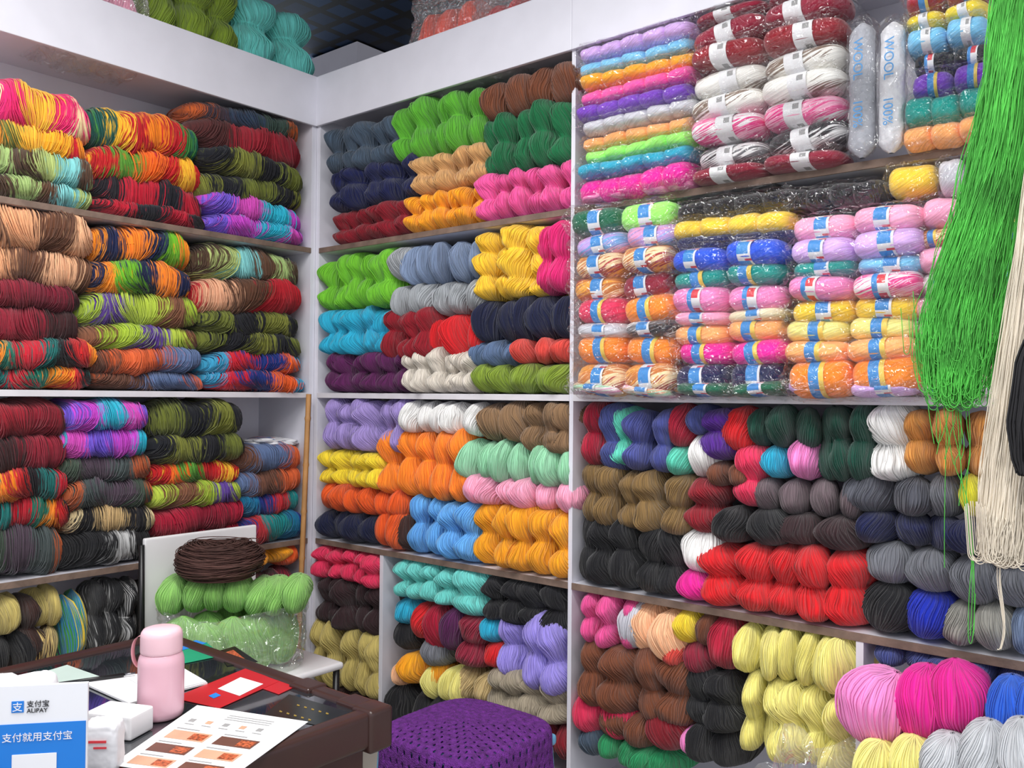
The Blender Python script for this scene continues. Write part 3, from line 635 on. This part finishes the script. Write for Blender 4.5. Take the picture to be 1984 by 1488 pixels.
for i in range(7):
    add('hank',HANK[1][i%6],(-.204+i*.068,random.uniform(-.01,.01)+.01,.010*math.sin(i)),(random.uniform(.05,.15),random.uniform(.1,.4),0),(.100,.22,.130),gy,ymat('light green'))
br=empty('yarn_coil',(.40,-.70,.770)); meta(br,'loose coil of dark brown yarn on the green hanks','yarn')
polys=[]
for k in range(520):
    b0=random.uniform(0,2*math.pi); rr=.050*random.uniform(.84,1.10); R=.070+rr*math.cos(b0)*1.10; zz=.056+rr*math.sin(b0)*1.0; ph=random.uniform(0,6); dz=random.uniform(-.020,.020); R=max(.012,R)
    polys.append([((R+.006*math.sin(3*a+ph))*math.cos(a)*1.18,(R+.006*math.sin(2*a+ph))*math.sin(a)*1.10,max(.004,zz+dz*math.cos(a+ph)+.004*math.sin(2*a))) for a in [2*math.pi*i/36 for i in range(36)]])
add('yarn_strands',curve_mesh('coil',polys,.0016,fiber('dark brown strands',(78,50,44)),True),parent=br)
def cofn(i,j):
    a=2*math.pi*i; b=2*math.pi*j; r=.046; return ((.070+r*math.cos(b)*1.10)*math.cos(a)*1.18,(.070+r*math.cos(b)*1.10)*math.sin(a)*1.10,.056+r*math.sin(b)),(j,i*4)
add('yarn_core',surf('core',50,24,cofn),parent=br,mat=ymat('dark brown'))
# ------------------------------------------------------------ stool + crochet cover
M_bluep=plain('light blue plastic',(110,175,215),.35)
sc_c=Vector((1.46,-.60,0)); stl=empty('stool',sc_c); meta(stl,'light blue plastic stool under a purple crochet cover','stool')
box('seat',(sc_c.x-.18,sc_c.y-.18,.43),(sc_c.x+.18,sc_c.y+.18,.462),M_bluep,.014,stl,4)
for sx in (-1,1):
    for sy in (-1,1):
        me=box_mesh('leg',.045,.045,.43,.008); me.materials.append(M_bluep)
        for v in me.vertices:
            if v.co.z<0: v.co.x+=sx*.02; v.co.y+=sy*.02
        add('leg',me,(sx*.15,sy*.15,.215),parent=stl)
for sx in (-1,1): box('apron',(sc_c.x+sx*.165-.008,sc_c.y-.145,.37),(sc_c.x+sx*.165+.008,sc_c.y+.145,.43),M_bluep,.003,stl)
for sy in (-1,1): box('apron',(sc_c.x-.145,sc_c.y+sy*.165-.008,.37),(sc_c.x+.145,sc_c.y+sy*.165+.008,.43),M_bluep,.003,stl)
N=84; V=[];Fc=[]
half=.195
for i in range(N+1):
    for j in range(N+1):
        s=2*i/N-1; t=2*j/N-1; m_=max(abs(s),abs(t)); n4=(s**4+t**4)**.25 if m_>0 else 1
        if m_==0: V.append((0,0,.022)); continue
        rr=min(m_,.66)/.66*half; x=s/n4*rr; y=t/n4*rr
        z=.012+.014*(1-(rr/half)**4)
        if m_>.66:
            k=(m_-.66)/.34; z-=.008+.14*k; an=math.atan2(t,s); fl=1+.07*k*(.6+.5*math.sin(an*14)); x*=fl; y*=fl
            z+=-.010*k*abs(math.sin(an*10))
        z+=.003*math.sin(i*2.1)*math.sin(j*2.1)+.0022*math.sin(m_*N*math.pi/3)
        V.append((x,y,z))
for i in range(N):
    for j in range(N):
        s=2*(i+.5)/N-1; t=2*(j+.5)/N-1; m_=max(abs(s),abs(t)); ring=int(m_*N/2)
        q=(i if abs(t)>abs(s) else j)+(ring//3)
        if ring%3==1 and q%4==1 and ring<N/2-1: continue
        a=i*(N+1)+j; Fc.append((a,a+N+1,a+N+2,a+1))
me=mk_mesh('crochet',V,Fc)
M_pur=plain('purple crochet wool',(106,38,136),.9,.9,vary=.4,scale=320)
me.materials.append(M_pur)
cv=bpy.data.objects.new('crochet_cover',me); COL.objects.link(cv); cv.location=(sc_c.x,sc_c.y,.470)
sm=cv.modifiers.new('s','SOLIDIFY'); sm.thickness=.006; sm.offset=1
sb=cv.modifiers.new('u','SUBSURF'); sb.levels=1; sb.render_levels=1
meta(cv,'purple crocheted cover with open stitches draped over a stool','cover')
# ------------------------------------------------------------ desk
M_rim=plain('dark brown desk rim',(58,37,34),.28,vary=.1)
M_glass,nt,b=nmat('dark glass top'); b.inputs['Base Color'].default_value=lin((34,38,42)); b.inputs['Coat Weight'].default_value=1; b.inputs['Coat Roughness'].default_value=.02; b.inputs['Specular IOR Level'].default_value=.9
n=nt.nodes.new('ShaderNodeTexNoise'); n.inputs['Scale'].default_value=3; mr=nt.nodes.new('ShaderNodeMapRange'); mr.inputs[3].default_value=.02; mr.inputs[4].default_value=.06; nt.links.new(n.outputs['Fac'],mr.inputs[0]); nt.links.new(mr.outputs[0],b.inputs['Roughness'])
DX0,DX1,DY0,DY1,DZ=.90,1.765,-2.25,-1.17,.76
dk=empty('desk',((DX0+DX1)/2,(DY0+DY1)/2,0)); meta(dk,'dark brown desk with black glass top covered in papers','desk')
w=.042
box('rim',(DX0,DY1-w,DZ-.065),(DX1,DY1,DZ+.007),M_rim,.012,dk,4); box('rim',(DX0,DY0,DZ-.065),(DX1,DY0+w,DZ+.007),M_rim,.012,dk,4)
box('rim',(DX0,DY0+w,DZ-.065),(DX0+w,DY1-w,DZ+.007),M_rim,.012,dk,4); box('rim',(DX1-w,DY0+w,DZ-.065),(DX1,DY1-w,DZ+.007),M_rim,.012,dk,4)
for px_ in (DX1-.11,DX1-.27): box('corner_block',(px_,DY1-.05,DZ-.07),(px_+.07,DY1+.004,DZ+.010),M_rim,.008,dk,4)
box('corner_block',(DX1-.055,DY1-.055,DZ-.075),(DX1+.006,DY1+.006,DZ+.011),M_rim,.010,dk,4); box('corner_block',(DX0-.006,DY1-.06,DZ-.075),(DX0+.06,DY1+.006,DZ+.011),M_rim,.010,dk,4)
box('glass_top',(DX0+w-.01,DY0+w-.01,DZ-.012),(DX1-w+.01,DY1-w+.01,DZ),M_glass,.001,dk)
box('side_panel',(DX0+.05,DY0+.08,0),(DX0+.08,DY1-.08,DZ-.06),M_rim,.004,dk); box('side_panel',(DX1-.05,DY0+.08,0),(DX1-.02,DY1-.05,DZ-.06),M_rim,.004,dk)
box('front_panel',(DX0+.08,DY1-.13,.15),(DX1-.05,DY1-.11,DZ-.06),M_rim,.004,dk)
def desk_pt(px,py,z): return unproj(px,py,2,z)
def sheet(name,pts,mat,dz,label=None,cat=None,parent=None,th=.0008):
    z=DZ+dz; P=[desk_pt(x,y,z) for x,y in pts]; c=sum(P,Vector())/4
    o0=c if parent is None else parent.location.copy()
    V=[p-o0 for p in P]+[p-o0-Vector((0,0,th)) for p in P]
    me=mk_mesh(name,V,[(3,2,1,0),(4,5,6,7),(0,1,5,4),(1,2,6,5),(2,3,7,6),(3,0,4,7)],None,False,(mat,))
    bm=bmesh.new(); bm.from_mesh(me); bmesh.ops.recalc_face_normals(bm,faces=bm.faces); bm.to_mesh(me); bm.free()
    o=add(name,me,o0 if parent is None else (0,0,0),parent=parent)
    if label: meta(o,label,cat)
    return o
M_red=plain('red print sheet',(186,34,42),.35); M_grn=plain('pale green paper',(188,206,198),.5); M_teal=plain('green card print',(30,150,110),.4); M_blu=plain('blue card print',(40,130,215),.4)
M_dkm=plain('dark menu print',(30,34,30),.15); M_gold=plain('gold print',(140,116,50),.5); M_food=plain('food print',(170,84,50),.5,vary=.8,scale=900); M_dish=plain('brown print block',(104,66,54),.5,vary=.15,scale=100); M_dish2=plain('tan print block',(204,158,130),.5,vary=.1,scale=100)
sheet('paper_sheet',[(0,1372),(-60,1345),(130,1288),(215,1318)],M_grn,.0025,'pale green printed sheet lying on the desk glass','paper')
rs=sheet('flyer',[(335,1352),(478,1294),(540,1320),(425,1372)],M_red,.0022,'red flyer with white square on the desk glass','flyer')
sheet('white_square',[(422,1334),(466,1312),(510,1325),(464,1348)],M_paper,.003,parent=rs,th=.0003)
bs=sheet('blue_spot',[(404,1348),(418,1342),(428,1347),(414,1353)],M_blu,.003,parent=rs,th=.0003)
r2=sheet('flyer',[(486,1326),(530,1304),(568,1332),(540,1345)],M_red,.0016,'red flyer tucked by another flyer on the desk','flyer')
cs=sheet('card',[(352,1286),(345,1262),(400,1244),(430,1270)],M_teal,.0022,'green and blue printed card on the desk glass','card')
sheet('print_block',[(345,1262),(342,1252),(380,1240),(400,1246)],M_blu,.003,parent=cs,th=.0003)
c3=sheet('card',[(440,1290),(420,1262),(455,1252),(500,1282)],M_dkm,.0016,'dark printed card lying under the desk glass','card')
sheet('print_block',[(440,1280),(430,1266),(452,1259),(474,1276)],M_food,.0022,parent=c3,th=.0003)
ms=sheet('menu_sheet',[(510,1385),(560,1345),(680,1380),(640,1410)],M_dkm,.0012,'dark menu sheet with gold print under the glass','menu')
for a in range(2):
    for b_ in range(5):
        x=575+b_*14-a*34; y=1364+b_*4+a*12
        sheet('gold_mark',[(x,y+3),(x+1,y),(x+6,y+2),(x+5,y+4)],M_gold,.0018,parent=ms,th=.0003)
nb=sheet('notebook',[(250,1362),(160,1322),(300,1300),(402,1322)],M_paper,.006,'open white notebook on the desk','notebook',th=.004)
sheet('paper_sheet',[(300,1345),(250,1315),(345,1288),(400,1320)],M_paper,.0075,'loose white paper sheet on a notebook','paper')
pen_a=desk_pt(110,1326,DZ+.009); pen_b=desk_pt(262,1304,DZ+.012)
pn=empty('pen',pen_a); meta(pn,'black ballpoint pen lying on papers','pen')
cyl('pen_barrel',pen_a,pen_a.lerp(pen_b,.85),.0042,M_black,pn); cyl('pen_tip',pen_a.lerp(pen_b,.85),pen_b,.0022,M_steel,pn)
FQ=[(215,1482),(440,1512),(597,1398),(382,1366)]
fl=sheet('flyer',FQ[::-1],M_paper,.010,'white food menu flyer with dish photos on the desk','flyer',th=.0008)
def bil(u,v):
    Q=FQ
    a=(Q[0][0]*(1-u)+Q[1][0]*u,Q[0][1]*(1-u)+Q[1][1]*u); b_=(Q[3][0]*(1-u)+Q[2][0]*u,Q[3][1]*(1-u)+Q[2][1]*u)
    return (a[0]*(1-v)+b_[0]*v,a[1]*(1-v)+b_[1]*v)
def blk(n,u0,v0,du,dv,m,dz): sheet(n,[bil(u0,v0),bil(u0+du,v0),bil(u0+du,v0+dv),bil(u0,v0+dv)],m,dz,parent=fl,th=.0003)
for k in range(3):
    for c in range(2):
        u0=.09+c*.42; v0=.06+k*.215
        blk('dish_photo',u0,v0,.34,.13,M_dish if (k+c)%2 else M_dish2,.0106)
        blk('dish_photo',u0+.19,v0+.02,.13,.09,M_food,.0110)
        blk('print_line',u0,v0+.155,.20,.012,M_greyp,.0106)
for k in range(5):
    blk('round_print',.10+k*.15,.76,.05,.045,M_dish2 if k%2 else M_greyp,.0106); blk('print_line',.10+k*.15,.72,.08,.010,M_greyp,.0106)
for k in range(3): blk('print_line',.35,.86+k*.03,.40,.008,M_greyp,.0106)
# thermos
M_pk=plain('pink enamel',(224,178,192),.22,vary=.02); M_pk2=plain('pink lid',(232,192,202),.3,vary=.02); M_strap=plain('pink strap',(214,150,158),.5)
tp=desk_pt(311,1388,DZ); th_=empty('thermos',tp+Vector((0,0,.001))); meta(th_,'small pink thermos bottle with a strap standing on the desk','thermos')
def lathe(name,prof,mat,parent,seg=48,loc=(0,0,0)):
    n_=len(prof)-1
    def fn(i,j):
        r,z=prof[int(round(i*n_))]; a=2*math.pi*j; return (r*math.cos(a),r*math.sin(a),z),(j,i)
    return add(name,surf(name,n_,seg,fn),loc,parent=parent,mat=mat)
lathe('body',[(0,0),(.036,0),(.0405,.002),(.043,.007),(.0434,.015),(.0434,.104),(.0430,.112),(.041,.120),(.0385,.125),(.0378,.1265),(.0,.1265)],M_pk,th_)
lathe('lid',[(0,.1268),(.0378,.1268),(.0392,.1285),(.0396,.133),(.0394,.160),(.038,.167),(.034,.1725),(.027,.175),(.0,.1755)],M_pk2,th_)
def strapfn(i,j):
    a=i*math.pi; cx=-.041-.016*math.sin(a); z=.158-.062*(1-math.cos(a))/2
    b=2*math.pi*j; return (cx+.0025*math.cos(b),.007*math.sin(b),z+.002*math.cos(b)*math.cos(a)),(j,i)
add('carry_strap',surf('strap',24,12,strapfn),parent=th_,mat=M_strap,rot=(0,0,math.radians(39)))
# payment stand
M_ali=plain('blue sign print',(24,122,214),.25,vary=.01); M_ali2=plain('white sign print',(232,234,240),.25,vary=.01)
spn=empty('payment_sign',(1.675,-1.858,DZ+.001)); spn.rotation_euler=(0,0,math.radians(39.4+10)); meta(spn,'blue and white payment sign stand on the desk','sign')
def lb(name,a,b_,mat,bev=.001):
    a=Vector(a);b_=Vector(b_); me=box_mesh(name,*(b_-a),bev); me.materials.append(mat); return add(name,me,(a+b_)/2,parent=spn)
lb('base_plate',(-.05,-.03,0),(.10,.05,.006),M_whiteP); lb('stand_panel',(-.045,.0,.006),(.114,.006,.200),M_ali2)
lb('blue_print',(-.043,-.0012,.008),(.112,-.0002,.143),M_ali,.0003); lb('white_square',(.010,-.0026,.025),(.072,-.0014,.098),M_ali2,.0003)
lb('logo_tile',(.008,-.0014,.160),(.025,-.0003,.177),M_ali,.0003)
text('支',.016,M_ali2,spn,(.0097,-.0018,.1632),(math.pi/2,0,0),fit=.0135)
text('支付宝',.0145,M_black,spn,(.029,-.0012,.1680),(math.pi/2,0,0),fit=.031); text('ALIPAY',.0090,M_black,spn,(.029,-.0012,.1590),(math.pi/2,0,0),fit=.029)
text('支付就用支付宝',.0158,M_ali2,spn,(-.004,-.0018,.118),(math.pi/2,0,0),fit=.097)
o=add('tissue_packet',crum('tissue',.15,.08,.182,3,.10,.4),(1.575,-1.82,DZ+.001),(0,0,math.radians(50)),mat=M_tis); meta(o,'crumpled white tissue packet behind the payment sign','tissue packet')
p=desk_pt(198,1495,DZ); tq=empty('tissue_packet',(p.x,p.y,DZ+.001),.75); meta(tq,'small white tissue packet with red print on the desk','tissue packet')
add('packet_body',crum('tissue2',.062,.045,.086,9,.05,.3),parent=tq,mat=M_tis)
me=box_mesh('red_print',.030,.001,.004); me.materials.append(M_redlab); add('red_print',me,(0,-.0240,.058),parent=tq); add('red_print',me,(.005,-.0240,.048),(0,0,0),(.7,1,.8),tq)
p=desk_pt(232,1420,DZ); dv=empty('payment_speaker',(p.x,p.y,DZ+.001)); dv.rotation_euler=(0,0,math.radians(24)); meta(dv,'small white plastic payment speaker with round knob','speaker')
me=box_mesh('body',.10,.065,.045,.006,3); me.materials.append(M_whiteP); add('body',me,(0,0,.0225),parent=dv)
k=cyl('knob',(0,0,0),(0,0,.01),.010,M_whiteP); k.parent=dv; k.location=(.03,-.036,.018); k.rotation_euler=(math.pi/2,0,0)
me=box_mesh('label_strip',.04,.001,.010); me.materials.append(M_redlab); add('label_strip',me,(-.02,-.0333,.026),parent=dv)
# ------------------------------------------------------------ lights
def area(name,loc,sx,sy,en,rot=(0,0,0),col=(1,.99,.975)):
    l=bpy.data.lights.new(name,'AREA'); l.shape='RECTANGLE'; l.size=sx; l.size_y=sy; l.energy=en; l.color=col
    o=bpy.data.objects.new(name,l); COL.objects.link(o); o.location=loc; o.rotation_euler=rot; return o
M_lamp=plain('lamp housing',(230,230,230),.5)
for i,(x,y) in enumerate([(1.4,-1.5),(2.9,-1.5),(1.6,-2.8),(3.4,-3.0)]):
    area('panel_light',(x,y,3.15),1.2,.42,37,(0,0,0))
    h=box('ceiling_lamp',(x-.62,y-.23,3.16),(x+.62,y+.23,3.20),M_lamp,.004); meta(h,'white fluorescent ceiling lamp housing hung below the ceiling','lamp','ceiling lamps')
    for dx in (-.5,.5): cyl('hanger_rod',(x+dx,y,3.20),(x+dx,y,3.45),.004,M_steel,h)
area('hall_fill',(-1.5,2.2,2.9),1.2,.3,60)  # added fill so the hall beyond gets light, no lamp there
area('hall_fill',(-2.0,1.5,2.0),1.0,1.0,40,(math.pi,0,0),(.8,.9,1))  # added upward fill that brightens the ceiling grid, no fixture
wd=bpy.data.worlds.new('world'); sc.world=wd; wd.use_nodes=True
wd.node_tree.nodes['Background'].inputs[0].default_value=(.90,.93,1,1); wd.node_tree.nodes['Background'].inputs[1].default_value=1.12
